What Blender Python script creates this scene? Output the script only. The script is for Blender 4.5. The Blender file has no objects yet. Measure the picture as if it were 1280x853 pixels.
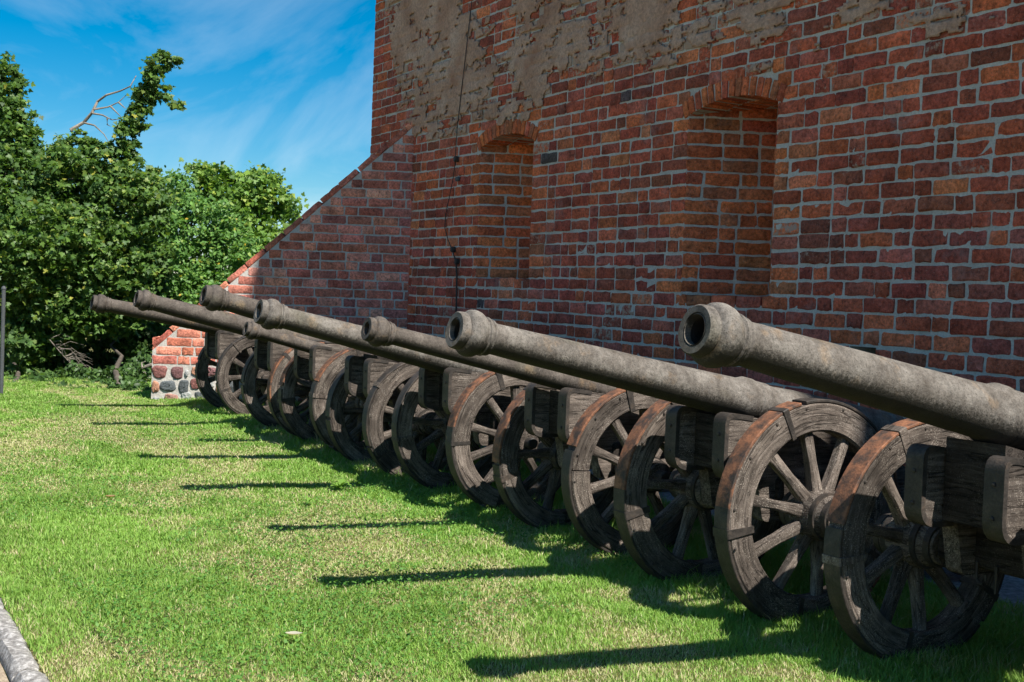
import bpy, math, random
import numpy as np
from mathutils import Vector, Matrix
random.seed(7); rng = np.random.default_rng(11)
SC = bpy.context.scene
COL = SC.collection

# ------------------------------------------------------------------ camera
F_PX, EYE = 1550.0, 1.42
PHI, PITCH, ROLL = math.atan(900/F_PX), math.radians(2.0), math.radians(2.2)
def cam_basis():
    fw = Vector((-math.cos(PHI), math.sin(PHI), 0)); rt = Vector((math.sin(PHI), math.cos(PHI), 0)); up = Vector((0, 0, 1))
    f2 = fw*math.cos(PITCH)-up*math.sin(PITCH); u2 = up*math.cos(PITCH)+fw*math.sin(PITCH)
    c, s = math.cos(ROLL), math.sin(ROLL)
    return rt*c+u2*s, -rt*s+u2*c, f2
IX, IY, FZ = cam_basis()
EYEP = Vector((0, 0, EYE))
cd = bpy.data.cameras.new('camera'); cam = bpy.data.objects.new('camera', cd); COL.objects.link(cam)
cd.sensor_fit = 'HORIZONTAL'; cd.sensor_width = 36; cd.lens = F_PX/1280*36; cd.clip_end = 5000; cd.clip_start = .05
m = Matrix.Identity(4)
for i in range(3): m[i][0], m[i][1], m[i][2], m[i][3] = IX[i], IY[i], -FZ[i], EYEP[i]
cam.matrix_world = m
SC.camera = cam
def ray(x, y): return IX*((x-640)/F_PX) - IY*((y-426.5)/F_PX) + FZ
def at(x, y, d): return EYEP + ray(x, y)*d                      # a point at depth d along the view axis
def hit(x, y, ax, val):
    v = ray(x, y); return EYEP + v*((val-EYEP[ax])/v[ax])

# ------------------------------------------------------------------ sky, sun, exposure
SUN = Vector((.76, .15, 1.0)).normalized()
W = bpy.data.worlds.new('World'); SC.world = W; W.use_nodes = True
nt = W.node_tree; N = nt.nodes; L = nt.links; N.clear()
sky = N.new('ShaderNodeTexSky'); sky.sky_type = 'NISHITA'; sky.sun_disc = False
sky.sun_elevation = math.asin(SUN.z); sky.sun_rotation = math.atan2(SUN.x, SUN.y)
sky.air_density = 1.0; sky.dust_density = 0.0; sky.ozone_density = 6.0; sky.altitude = 200
tc = N.new('ShaderNodeTexCoord'); sep = N.new('ShaderNodeSeparateXYZ'); L.new(tc.outputs['Generated'], sep.inputs[0])
def wmath(op, a, b=None):
    n = N.new('ShaderNodeMath'); n.operation = op
    for i, v in enumerate((a, b)):
        if v is None: continue
        if isinstance(v, (int, float)): n.inputs[i].default_value = v
        else: L.new(v, n.inputs[i])
    return n.outputs[0]
zc = wmath('ADD', wmath('MAXIMUM', sep.outputs[2], 0.0), 0.12)
cx = wmath('DIVIDE', sep.outputs[0], zc); cy = wmath('DIVIDE', sep.outputs[1], zc)
cmb = N.new('ShaderNodeCombineXYZ'); L.new(cx, cmb.inputs[0]); L.new(cy, cmb.inputs[1])
mp = N.new('ShaderNodeMapping'); mp.inputs['Rotation'].default_value = (0, 0, .5); mp.inputs['Scale'].default_value = (.55, 1.5, 1); mp.inputs['Location'].default_value = (3.1, 1.7, 0)
L.new(cmb.outputs[0], mp.inputs[0])
nz = N.new('ShaderNodeTexNoise'); nz.inputs['Scale'].default_value = 1.0; nz.inputs['Detail'].default_value = 8; nz.inputs['Roughness'].default_value = .56; nz.inputs['Distortion'].default_value = .9
L.new(mp.outputs[0], nz.inputs['Vector'])
cr = N.new('ShaderNodeValToRGB'); cr.color_ramp.elements[0].position = .43; cr.color_ramp.elements[1].position = .84; cr.color_ramp.elements[1].color = (.42, .42, .42, 1)
L.new(nz.outputs[0], cr.inputs[0])
hs = N.new('ShaderNodeHueSaturation'); hs.inputs['Saturation'].default_value = 1.5; hs.inputs['Hue'].default_value = .489; L.new(sky.outputs[0], hs.inputs['Color'])
mx = N.new('ShaderNodeMix'); mx.data_type = 'RGBA'; L.new(cr.outputs[0], mx.inputs[0]); L.new(hs.outputs[0], mx.inputs[6]); mx.inputs[7].default_value = (9.0, 9.8, 10.5, 1)
bg = N.new('ShaderNodeBackground'); bg.inputs[1].default_value = .062; L.new(mx.outputs[2], bg.inputs[0])
wo = N.new('ShaderNodeOutputWorld'); L.new(bg.outputs[0], wo.inputs[0])
sl = bpy.data.lights.new('sun', 'SUN'); sl.energy = 5.0; sl.angle = math.radians(.53); sl.color = (1, .955, .88)
so = bpy.data.objects.new('sun', sl); COL.objects.link(so); so.rotation_euler = SUN.to_track_quat('Z', 'Y').to_euler(); so.location = (10, 0, 20)
SC.view_settings.view_transform = 'Standard'; SC.view_settings.look = 'None'; SC.view_settings.gamma = 1; SC.view_settings.exposure = 0.82
SC.render.engine = 'CYCLES'; SC.cycles.use_denoising = True; SC.cycles.max_bounces = 6; SC.cycles.transparent_max_bounces = 4
SC.cycles.diffuse_bounces = 3; SC.cycles.glossy_bounces = 2; SC.cycles.transmission_bounces = 3
SC.cycles.use_adaptive_sampling = True; SC.cycles.adaptive_threshold = .015

# ------------------------------------------------------------------ helpers
def fbm(x, y, seed=0, octv=4):
    x = np.asarray(x, float); y = np.asarray(y, float); out = np.zeros(np.broadcast(x, y).shape); amp = 1.; tot = 0.
    for o in range(octv):
        xi = np.floor(x).astype(np.int64); yi = np.floor(y).astype(np.int64); xf = x-xi; yf = y-yi
        xf = xf*xf*(3-2*xf); yf = yf*yf*(3-2*yf)
        def h(a, b):
            n = (a*374761393 + b*668265263 + (seed+o*17)*974711) & 0x7fffffff
            n = ((n ^ (n >> 13))*1274126177) & 0x7fffffff
            return ((n ^ (n >> 16)) & 0xffff)/65535.0
        v = (h(xi, yi)*(1-xf)+h(xi+1, yi)*xf)*(1-yf) + (h(xi, yi+1)*(1-xf)+h(xi+1, yi+1)*xf)*yf
        out = out + v*amp; tot += amp; amp *= .5; x = x*2.03+5.1; y = y*2.03+3.7
    return out/tot
def zg(X): return .062 + .0148*(-3-np.clip(X, -16, 3))

class MB:                                                     # collects geometry for one mesh
    def __init__(s, along=1): s.v = []; s.f = []; s.c = []; s.g = []; s.along = along; s.hasg = False
    def add(s, verts, faces, col=None, g=None):
        o = len(s.v); s.v += [tuple(p) for p in verts]; s.f += [tuple(i+o for i in f) for f in faces]
        s.c += [tuple(col) if col is not None else (1, 1, 1, 0)]*len(verts)
        al = s.along; s.g += list(g) if g is not None else [(p[al], p[(al+1) % 3], p[(al+2) % 3]) for p in verts]
    def box(s, c, size, R=None, bev=.0):
        hx, hy, hz = [a/2 for a in size]; c = Vector(c); b = min(bev, hx*.9, hy*.9, hz*.9)
        if b <= 0:
            vs = [Vector((x, y, z)) for x in (-hx, hx) for y in (-hy, hy) for z in (-hz, hz)]
            fs = [(0, 1, 3, 2), (4, 6, 7, 5), (0, 4, 5, 1), (2, 3, 7, 6), (0, 2, 6, 4), (1, 5, 7, 3)]
        else:
            vs = []; fs = []; idx = {}
            for sx in (-1, 1):
                for sy in (-1, 1):
                    for sz in (-1, 1):
                        for a in range(3):
                            p = [sx*(hx-b), sy*(hy-b), sz*(hz-b)]; p[a] = (sx*hx, sy*hy, sz*hz)[a]
                            idx[(sx, sy, sz, a)] = len(vs); vs.append(Vector(p))
            def q(keys): fs.append(tuple(idx[k] for k in keys))
            for a in range(3):
                o1, o2 = [k for k in range(3) if k != a]
                for sg in (-1, 1):
                    ks = []
                    for (s1, s2) in ((-1, -1), (1, -1), (1, 1), (-1, 1)):
                        t = [0, 0, 0]; t[a] = sg; t[o1] = s1; t[o2] = s2; ks.append((t[0], t[1], t[2], a))
                    q(ks)
            for a in range(3):
                o1, o2 = [k for k in range(3) if k != a]
                for s1 in (-1, 1):
                    for s2 in (-1, 1):
                        t0 = [0, 0, 0]; t0[o1] = s1; t0[o2] = s2; t1 = list(t0); t0[a] = -1; t1[a] = 1
                        q([(*t0, o1), (*t1, o1), (*t1, o2), (*t0, o2)])
            for sx in (-1, 1):
                for sy in (-1, 1):
                    for sz in (-1, 1): q([(sx, sy, sz, a) for a in range(3)])
        if R is not None: vs = [R @ p for p in vs]
        s.add([p+c for p in vs], fs)
    def tube(s, pts, rads, n=8, cap=True):
        pts = [Vector(p) for p in pts]; rings = []
        for i, p in enumerate(pts):
            d = (pts[min(i+1, len(pts)-1)]-pts[max(i-1, 0)]).normalized()
            a = d.cross(Vector((0, 0, 1)) if abs(d.z) < .9 else Vector((1, 0, 0))).normalized(); b = d.cross(a)
            rings.append([p+(a*math.cos(2*math.pi*k/n)+b*math.sin(2*math.pi*k/n))*rads[i] for k in range(n)])
        vs = [q for r in rings for q in r]
        fs = [(i*n+k, i*n+(k+1) % n, (i+1)*n+(k+1) % n, (i+1)*n+k) for i in range(len(pts)-1) for k in range(n)]
        if cap: fs += [tuple(range(n))[::-1], tuple((len(pts)-1)*n+k for k in range(n))]
        s.add(vs, fs)
    def lathe(s, prof, O, A, n=32, wob=0.):                     # prof: (distance along A, radius)
        O = Vector(O); A = Vector(A).normalized(); u = A.cross(Vector((0, 0, 1)) if abs(A.z) < .9 else Vector((1, 0, 0))).normalized(); w = A.cross(u)
        vs = []; fs = []
        for i, (t, r) in enumerate(prof):
            for k in range(n):
                a = 2*math.pi*k/n; rr = r*(1+wob*math.sin(a*3+t*9)+wob*.7*math.sin(a*5-t*23+1))
                vs.append(O+A*t+(u*math.cos(a)+w*math.sin(a))*rr)
        for i in range(len(prof)-1):
            for k in range(n): fs.append((i*n+k, i*n+(k+1) % n, (i+1)*n+(k+1) % n, (i+1)*n+k))
        s.add(vs, fs)
    def prism(s, poly, x0, x1, axis=0):                          # polygon in (Y,Z) extruded along X
        n = len(poly); vs = [(x0, a, b) for a, b in poly]+[(x1, a, b) for a, b in poly]
        s.add(vs, [tuple(range(n))[::-1], tuple(range(n, 2*n))]+[(i, (i+1) % n, n+(i+1) % n, n+i) for i in range(n)])
    def build(s, name, mat, parent=None, loc=(0, 0, 0), smooth=True, fix=True):
        me = bpy.data.meshes.new(name); me.from_pydata(s.v, [], s.f)
        if fix:
            import bmesh
            bm = bmesh.new(); bm.from_mesh(me); bmesh.ops.recalc_face_normals(bm, faces=bm.faces); bm.to_mesh(me); bm.free()
        if any(c[0] != 1 or c[3] != 0 for c in s.c):
            a = me.color_attributes.new('col', 'FLOAT_COLOR', 'POINT'); a.data.foreach_set('color', np.array(s.c, np.float32).ravel())
        if mat.name in ('weathered oak', 'tarred oak'):
            a = me.attributes.new('grain', 'FLOAT_VECTOR', 'POINT'); a.data.foreach_set('vector', np.array(s.g, np.float32).ravel())
        me.materials.append(mat)
        if smooth: me.shade_smooth(); sharp(me)
        o = bpy.data.objects.new(name, me); COL.objects.link(o); o.location = loc
        if parent: o.parent = parent
        return o
def sharp(me, ang=38): me.set_sharp_from_angle(angle=math.radians(ang))
def npmesh(name, V, F, mat, parent=None, cols=None, smooth=False):  # V (n,3); F (m,k) one polygon size
    me = bpy.data.meshes.new(name); V = np.asarray(V, np.float32); F = np.asarray(F, np.int32); k = F.shape[1]
    me.vertices.add(len(V)); me.vertices.foreach_set('co', V.ravel()); me.loops.add(F.size); me.loops.foreach_set('vertex_index', F.ravel())
    me.polygons.add(len(F)); me.polygons.foreach_set('loop_start', np.arange(len(F), dtype=np.int32)*k); me.polygons.foreach_set('loop_total', np.full(len(F), k, np.int32))
    me.update(calc_edges=True)
    if cols is not None:
        a = me.color_attributes.new('col', 'FLOAT_COLOR', 'POINT'); a.data.foreach_set('color', np.asarray(cols, np.float32).ravel())
    me.materials.append(mat)
    if smooth: me.shade_smooth()
    o = bpy.data.objects.new(name, me); COL.objects.link(o)
    if parent: o.parent = parent
    return o
def empty(name, loc, label, cat, group=None):
    o = bpy.data.objects.new(name, None); COL.objects.link(o); o.location = loc; o.empty_display_size = .1; return tag(o, label, cat, group)
def tag(o, label=None, cat=None, group=None, kind=None):
    for k, v in (('label', label), ('category', cat), ('group', group), ('kind', kind)):
        if v: o[k] = v
    return o
def deparent(o, root): o.location = Vector(o.location)-Vector(root.location)   # world -> local for unrotated roots

# ------------------------------------------------------------------ materials
class MT:
    def __init__(s, name, rough=.85, spec=.3):
        s.m = bpy.data.materials.new(name); s.m.use_nodes = True; s.t = s.m.node_tree; s.n = s.t.nodes; s.l = s.t.links
        s.b = s.n['Principled BSDF']; s.b.inputs['Roughness'].default_value = rough; s.b.inputs['Specular IOR Level'].default_value = spec
        s.out = s.n['Material Output']; s.tc = s.n.new('ShaderNodeTexCoord'); s.geo = s.n.new('ShaderNodeNewGeometry'); s.bumps = None
    def pos(s): return s.geo.outputs['Position']
    def obj(s): return s.tc.outputs['Object']
    def mapping(s, vec, sc=(1, 1, 1), rot=(0, 0, 0)):
        n = s.n.new('ShaderNodeMapping'); n.inputs['Scale'].default_value = sc; n.inputs['Rotation'].default_value = rot; s.l.new(vec, n.inputs[0]); return n.outputs[0]
    def noise(s, scale, detail=4, rough=.55, vec=None, dist=0):
        n = s.n.new('ShaderNodeTexNoise'); n.inputs['Scale'].default_value = scale; n.inputs['Detail'].default_value = detail; n.inputs['Roughness'].default_value = rough; n.inputs['Distortion'].default_value = dist
        s.l.new(vec if vec is not None else s.pos(), n.inputs['Vector']); return n.outputs[0]
    def vor(s, scale, vec=None, feat='F1', out='Distance'):
        n = s.n.new('ShaderNodeTexVoronoi'); n.inputs['Scale'].default_value = scale; n.feature = feat
        s.l.new(vec if vec is not None else s.pos(), n.inputs['Vector']); return n.outputs[out]
    def ramp(s, fac, stops):
        n = s.n.new('ShaderNodeValToRGB'); e = n.color_ramp.elements
        while len(e) < len(stops): e.new(.5)
        for el, (p, c) in zip(e, stops): el.position = p; el.color = (*c, 1) if isinstance(c, tuple) else (c, c, c, 1)
        s.l.new(fac, n.inputs[0]); return n.outputs[0]
    def mix(s, fac, a, b, mode='MIX'):
        n = s.n.new('ShaderNodeMix'); n.data_type = 'RGBA'; n.blend_type = mode
        for i, v in ((0, fac), (6, a), (7, b)):
            if isinstance(v, (int, float)): n.inputs[i].default_value = v if i == 0 else (v, v, v, 1)
            elif isinstance(v, tuple): n.inputs[i].default_value = (*v, 1)
            else: s.l.new(v, n.inputs[i])
        return n.outputs[2]
    def math(s, op, a, b=0., c=None):
        n = s.n.new('ShaderNodeMath'); n.operation = op
        for i, v in enumerate((a, b, c)):
            if v is None: continue
            if isinstance(v, (int, float)): n.inputs[i].default_value = v
            else: s.l.new(v, n.inputs[i])
        return n.outputs[0]
    def attr(s, name, out='Color'):
        n = s.n.new('ShaderNodeAttribute'); n.attribute_name = name; return n.outputs[out]
    def bump(s, h, strength=.5, dist=.01):
        n = s.n.new('ShaderNodeBump'); n.inputs['Strength'].default_value = strength; n.inputs['Distance'].default_value = dist
        s.l.new(h, n.inputs['Height'])
        if s.bumps is not None: s.l.new(s.bumps, n.inputs['Normal'])
        s.bumps = n.outputs[0]; s.l.new(s.bumps, s.b.inputs['Normal'])
    def col(s, c):
        if isinstance(c, tuple): s.b.inputs['Base Color'].default_value = (*c, 1)
        else: s.l.new(c, s.b.inputs['Base Color'])
        return s.m

def m_brick():
    t = MT('weathered brick', .9, .2); c = t.attr('col'); pl = t.attr('col', 'Alpha')
    n1 = t.noise(7, 5, .65); n2 = t.noise(45, 5, .72); n3 = t.noise(130, 3, .7)
    c = t.mix(1, c, t.ramp(n1, [(.3, .55), (.5, 1.0), (.72, 1.4)]), 'MULTIPLY')
    c = t.mix(1, c, t.ramp(n2, [(.32, .45), (.5, 1.0), (.7, 1.5)]), 'MULTIPLY')
    c = t.mix(t.ramp(n3, [(.60, 0.), (.70, .6)]), c, (.40, .31, .27))
    c = t.mix(t.ramp(t.noise(26, 5, .75), [(.58, 0.), (.68, .75)]), c, (.05, .03, .026))
    c = t.mix(t.ramp(t.noise(3.2, 5, .7), [(.58, 0.), (.75, .35)]), c, (.36, .30, .28))
    k = t.math('ADD', t.math('MULTIPLY', pl, 1.15), t.math('MULTIPLY', t.noise(22, 5, .7), .8))
    c = t.mix(t.ramp(k, [(.86, 0.), (.95, 1.)]), c, t.mix(n2, (.38, .25, .18), (.54, .39, .30)))
    t.bump(n2, .9, .012); t.bump(n3, .6, .004); t.bump(t.noise(22, 5, .7), .5, .012)
    return t.col(c)
def m_mortar(name, a, b):
    t = MT(name, .95, .15); n1 = t.noise(6, 5, .6); n2 = t.noise(70, 4, .7)
    c = t.mix(t.ramp(n1, [(.3, 0.), (.7, 1.)]), a, b); c = t.mix(1, c, t.ramp(n2, [(.3, .75), (.7, 1.2)]), 'MULTIPLY')
    t.bump(n2, .7, .006); t.bump(t.noise(25, 3), .4, .01); return t.col(c)
def m_plaster():
    t = MT('old lime plaster', .95, .15); n1 = t.noise(2.2, 6, .62); n2 = t.noise(40, 5, .7); n3 = t.noise(140, 3, .7)
    c = t.ramp(n1, [(.3, (.42, .225, .145)), (.5, (.56, .335, .23)), (.7, (.64, .43, .32))])
    c = t.mix(1, c, t.ramp(n2, [(.3, .6), (.6, 1.1)]), 'MULTIPLY'); c = t.mix(t.ramp(n3, [(.58, 0.), (.68, .55)]), c, (.24, .17, .13))
    c = t.mix(t.ramp(t.noise(5, 6, .75), [(.56, 0.), (.68, .6)]), c, (.36, .15, .09)); c = t.mix(t.ramp(t.noise(17, 5, .75), [(.60, 0.), (.68, .5)]), c, (.20, .13, .10))
    t.bump(n2, .8, .014); t.bump(n3, .8, .005); t.bump(t.noise(14, 5, .7), .4, .02); return t.col(c)
def m_wood(name='weathered oak', k=1.):
    t = MT(name, .9, .15); oi = t.n.new('ShaderNodeObjectInfo'); rv = oi.outputs['Random']
    av = t.n.new('ShaderNodeAttribute'); av.attribute_name = 'grain'; vm = t.n.new('ShaderNodeVectorMath'); vm.operation = 'ADD'; t.l.new(av.outputs['Vector'], vm.inputs[0])
    cb = t.n.new('ShaderNodeCombineXYZ'); t.l.new(t.math('MULTIPLY', rv, 37.0), cb.inputs[0]); t.l.new(t.math('MULTIPLY', rv, 91.0), cb.inputs[1]); t.l.new(cb.outputs[0], vm.inputs[1]); gv = vm.outputs[0]
    g = t.noise(1.0, 6, .68, t.mapping(gv, (5, 70, 70)), .6); g2 = t.noise(1.0, 4, .6, t.mapping(gv, (3, 22, 22)), .8)
    n2 = t.noise(60, 5, .75); n3 = t.noise(190, 3, .7); n4 = t.noise(7, 4, .6)
    c = t.ramp(g, [(.28, (.045, .038, .033)), (.48, (.112, .095, .084)), (.74, (.21, .184, .166))])
    c = t.mix(1, c, t.ramp(g2, [(.3, .55), (.5, .95), (.7, 1.35)]), 'MULTIPLY')
    c = t.mix(1, c, t.ramp(n4, [(.3, .6), (.5, .95), (.7, 1.3)]), 'MULTIPLY'); c = t.mix(1, c, t.ramp(rv, [(0., .7), (1., 1.25)]), 'MULTIPLY')
    c = t.mix(t.ramp(n2, [(.60, 0.), (.67, .8)]), c, (.02, .016, .013))
    c = t.mix(t.math('MULTIPLY', t.ramp(n3, [(.565, 0.), (.63, .8)]), t.ramp(n4, [(.40, .05), (.62, 1.)])), c, (.44, .41, .37))
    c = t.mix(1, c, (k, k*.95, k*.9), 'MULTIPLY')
    ck = t.noise(1.0, 3, .5, t.mapping(gv, (2.2, 30, 30)), .4); crk = t.ramp(ck, [(.475, 1.), (.495, 0.), (.515, 1.)])
    c = t.mix(1, c, t.ramp(crk, [(0., .3), (1., 1.)]), 'MULTIPLY')
    t.bump(crk, .6, .005); t.bump(g, .5, .006); t.bump(n2, .5, .008); return t.col(c)
def m_barrel(warm):
    t = MT('weathered bronze' if warm else 'weathered gun metal', .8, .3); n1 = t.noise(8, 7, .72); n2 = t.noise(60, 5, .75); n3 = t.noise(170, 4, .75); n4 = t.noise(2.6, 3)
    base = [(.3, (.075, .062, .050)), (.48, (.14, .123, .107)), (.62, (.20, .18, .158)), (.75, (.265, .243, .218))] if warm else [(.3, (.055, .044, .037)), (.5, (.095, .079, .067)), (.7, (.15, .128, .110))]
    c = t.ramp(n1, base)
    c = t.mix(t.ramp(t.noise(7, 4, .6), [(.56, 0.), (.7, .5)]), c, (.26, .165, .085))
    c = t.mix(t.ramp(n4, [(.58, 0.), (.72, .22)]), c, (.18, .18, .10))
    c = t.mix(1, c, t.ramp(n2, [(.3, .6), (.6, 1.15)]), 'MULTIPLY')
    c = t.mix(1, c, t.ramp(t.noise(1., 5, .65, t.mapping(t.pos(), (14, 14, 2.2)), .5), [(.34, .78), (.52, 1.), (.68, 1.12)]), 'MULTIPLY')
    c = t.mix(t.ramp(n3, [(.55, 0.), (.64, .8)]), c, (.04, .033, .026))
    c = t.mix(t.ramp(t.noise(110, 4, .8), [(.62, 0.), (.68, .5)]), c, (.34, .31, .27))
    # black underside: dirt and lichen, mostly shade painted into the colour
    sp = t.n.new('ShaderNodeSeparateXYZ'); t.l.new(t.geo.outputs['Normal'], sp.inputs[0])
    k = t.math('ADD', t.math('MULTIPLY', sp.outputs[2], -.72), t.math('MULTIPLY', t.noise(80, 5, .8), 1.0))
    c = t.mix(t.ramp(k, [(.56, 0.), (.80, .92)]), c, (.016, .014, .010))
    t.bump(n2, .6, .005); t.bump(n3, .7, .004); t.bump(n1, .2, .008); return t.col(c)
def m_iron(rust):
    t = MT('rusty iron' if rust else 'dark iron', .75 if rust else .6, .4); n1 = t.noise(16, 5, .65); n2 = t.noise(110, 4, .7)
    if rust: c = t.ramp(n1, [(.36, (.045, .032, .026)), (.48, (.13, .062, .036)), (.60, (.24, .10, .05)), (.75, (.31, .145, .075))])
    else: c = t.ramp(n1, [(.3, (.018, .015, .013)), (.55, (.045, .037, .031)), (.75, (.095, .066, .048))])
    c = t.mix(1, c, t.ramp(n2, [(.3, .6), (.65, 1.2)]), 'MULTIPLY'); t.bump(n2, .6, .004); t.bump(n1, .3, .008); return t.col(c)
def m_leaf(name, trans=.35, gloss=.5):
    t = MT(name, gloss, .35); c = t.attr('col'); t.col(c)
    tr = t.n.new('ShaderNodeBsdfTranslucent'); t.l.new(t.mix(1, c, (1.25, 1.35, .55), 'MULTIPLY'), tr.inputs[0])
    ms = t.n.new('ShaderNodeMixShader'); ms.inputs[0].default_value = trans; t.l.new(t.b.outputs[0], ms.inputs[1]); t.l.new(tr.outputs[0], ms.inputs[2]); t.l.new(ms.outputs[0], t.out.inputs[0]); return t.m
def m_ground():
    t = MT('lawn soil', .95, .1); n = t.noise(3, 5, .65); n2 = t.noise(40, 4, .7)
    c = t.ramp(n, [(.35, (.07, .085, .025)), (.55, (.15, .14, .055)), (.7, (.24, .19, .10))]); c = t.mix(1, c, t.ramp(n2, [(.3, .6), (.7, 1.3)]), 'MULTIPLY'); t.bump(n2, .8, .02); return t.col(c)
def m_simple(name, stops, sc, rough=.9, bs=60, bd=.008):
    t = MT(name, rough, .2); n = t.noise(sc, 5, .65); n2 = t.noise(bs, 4, .7); c = t.mix(1, t.ramp(n, stops), t.ramp(n2, [(.3, .65), (.7, 1.25)]), 'MULTIPLY'); t.bump(n2, .7, bd); return t.col(c)
M = dict(brick=m_brick(), mortar=m_mortar('grey lime mortar', (.43, .395, .35), (.60, .56, .50)), mortar2=m_mortar('pale lime mortar', (.42, .39, .355), (.60, .56, .51)),
  plaster=m_plaster(), wood=m_wood(), tar=m_wood('tarred oak', .25), barrel=m_barrel(True), barrel2=m_barrel(False), rust=m_iron(True), iron=m_iron(False),  # second oak is a darker copy, carriage shade put into its colour
  leaf=m_leaf('leaves'), grass=m_leaf('grass blades', .3, .55), ground=m_ground(),
  bark=m_simple('bark', [(.3, (.06, .05, .04)), (.7, (.16, .135, .11))], 12), dead=m_simple('dead wood', [(.3, (.16, .135, .11)), (.7, (.34, .30, .25))], 12),
  kerb=m_simple('granite kerb', [(.3, (.15, .14, .133)), (.5, (.29, .275, .26)), (.66, (.56, .54, .52))], 34, .85, 90, .01),
  path=m_simple('gravel path', [(.3, (.26, .20, .14)), (.5, (.40, .31, .22)), (.7, (.50, .42, .30))], 20, .95, 90, .02),
  gravel=m_simple('grey gravel', [(.3, (.16, .17, .18)), (.7, (.42, .43, .44))], 35, .95, 60, .03),
  paint=m_simple('dark grey painted metal', [(.3, (.06, .068, .072)), (.7, (.095, .10, .105))], 10, .45, 90, .001),
  stone=None, bore=m_simple('sooty bore', [(.3, (.012, .011, .01)), (.7, (.03, .026, .022))], 20))  # near-black lining inside the barrel
t = MT('field stone', .85, .25); M['stone'] = t.col(t.mix(1, t.mix(1, t.attr('col'), t.ramp(t.noise(45, 5, .75), [(.3, .55), (.5, 1.), (.7, 1.6)]), 'MULTIPLY'), t.ramp(t.noise(170, 3, .7), [(.35, .75), (.65, 1.3)]), 'MULTIPLY')); t.bump(t.noise(40, 5, .7), .7, .02)

# ------------------------------------------------------------------ ground, gravel strip, kerb, path
xs = np.concatenate([[-600, -250, -120, -60, -40, -30, -24], np.arange(-20, 6.01, .4), [9, 15, 30, 60, 120, 300, 600]])
ys = np.concatenate([[-600, -200, -80, -30, -12, -6, -3], np.arange(-1.6, 7.01, .4), [10, 20, 40, 90, 250, 600]])
GX, GY = np.meshgrid(xs, ys, indexing='ij'); GZ = zg(GX) + .03*(fbm(GX*.6, GY*.6, 3)-.5)*((GX > -25) & (GX < 8)) - .16*(GY < .75)*(GY > -50)
V = np.stack([GX, GY, GZ], -1).reshape(-1, 3); nx_, ny_ = len(xs), len(ys)
ii = (np.arange(nx_-1)[:, None]*ny_+np.arange(ny_-1)[None]).ravel()
tag(npmesh('lawn', V, np.stack([ii, ii+ny_, ii+ny_+1, ii+1], -1), M['ground'], smooth=True), kind='structure')
KY0, KY1 = .675, .782                                            # kerb runs along the lawn's edge
m_ = MB(); m_.add([(-30, -3.5, zg(-16)-.055), (4, -3.5, zg(3)-.055+.0), (4, KY0+.03, zg(3)-.055), (-4, KY0+.03, zg(-4)-.055), (-16, KY0+.03, zg(-16)-.055), (-30, KY0+.03, zg(-16)-.055), (-4, -3.5, zg(-4)-.055), (-16, -3.5, zg(-16)-.055)], [(1, 2, 3, 6), (6, 3, 4, 7), (7, 4, 5, 0)])
tag(m_.build('path', M['path'], smooth=False), kind='structure')
m_ = MB(); gy0 = 4.72
m_.add([(-14, gy0, zg(-14)+.02), (-14, 5.6, zg(-14)+.02), (3, 5.6, zg(3)+.02), (3, gy0, zg(3)+.02)], [(0, 1, 2, 3)])
tag(m_.build('gravel_strip', M['gravel'], smooth=False), kind='structure')
kerb = bpy.data.objects.new('kerb', None); COL.objects.link(kerb); kerb['kind'] = 'structure'
x = -9.5; kk = 0
while x < -1.5:
    ln = random.uniform(.75, 1.0); mb = MB(); n = 14; prof = [(0, -.16), (0, -.035), (.006, -.02), (.02, -.003), (.05, .004), (.08, -.002), (.10, -.014), (.105, -.03), (.105, -.16)]
    vs = []; 
    for i in range(n+1):
        xx = x+.006+(ln-.012)*i/n
        for j, (py, pz) in enumerate(prof):
            e = .012 if i in (0, n) and 1 < j < 8 else 0
            vs.append((xx, KY0+py+.012*(fbm(xx*3, j*.7, 5)-.5)+.006*math.sin(xx*1.7), zg(xx)+pz-e+.03*(float(fbm(xx*9, j*1.7, 9))-.5)))
    k = len(prof); fs = [(i*k+j, i*k+j+1, (i+1)*k+j+1, (i+1)*k+j) for i in range(n) for j in range(k-1)]+[tuple(range(k)), tuple(n*k+j for j in range(k))[::-1]]
    mb.add(vs, fs); mb.build('kerb_stone', M['kerb'], kerb); x += ln; kk += 1

# ------------------------------------------------------------------ bricks
YW, COURSE, JOINT = 5.55, .0975, .0155
PAL = [((.245, .066, .040), 5), ((.205, .055, .038), 5), ((.30, .092, .045), 4), ((.19, .058, .040), 3), ((.26, .085, .062), 2.5), ((.15, .055, .036), 1.0), ((.22, .078, .058), 1.6), ((.055, .05, .052), .18), ((.33, .125, .065), 1)]
PAL_O = [((.33, .108, .045), 4), ((.29, .088, .040), 3), ((.24, .10, .052), 2), ((.25, .07, .042), 1.5)]
PAL_B = [((0.322, 0.134, 0.111), 5), ((0.29, 0.108, 0.085), 4), ((0.376, 0.172, 0.135), 2.5), ((0.236, 0.102, 0.094), 2), ((0.409, 0.217, 0.178), 1.2)]
def pick(p): return random.choices([c for c, _ in p], [w for _, w in p])[0]
UG = (0, .05, .28, .5, .72, .95, 1); VG = (0, .12, .88, 1)
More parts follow.
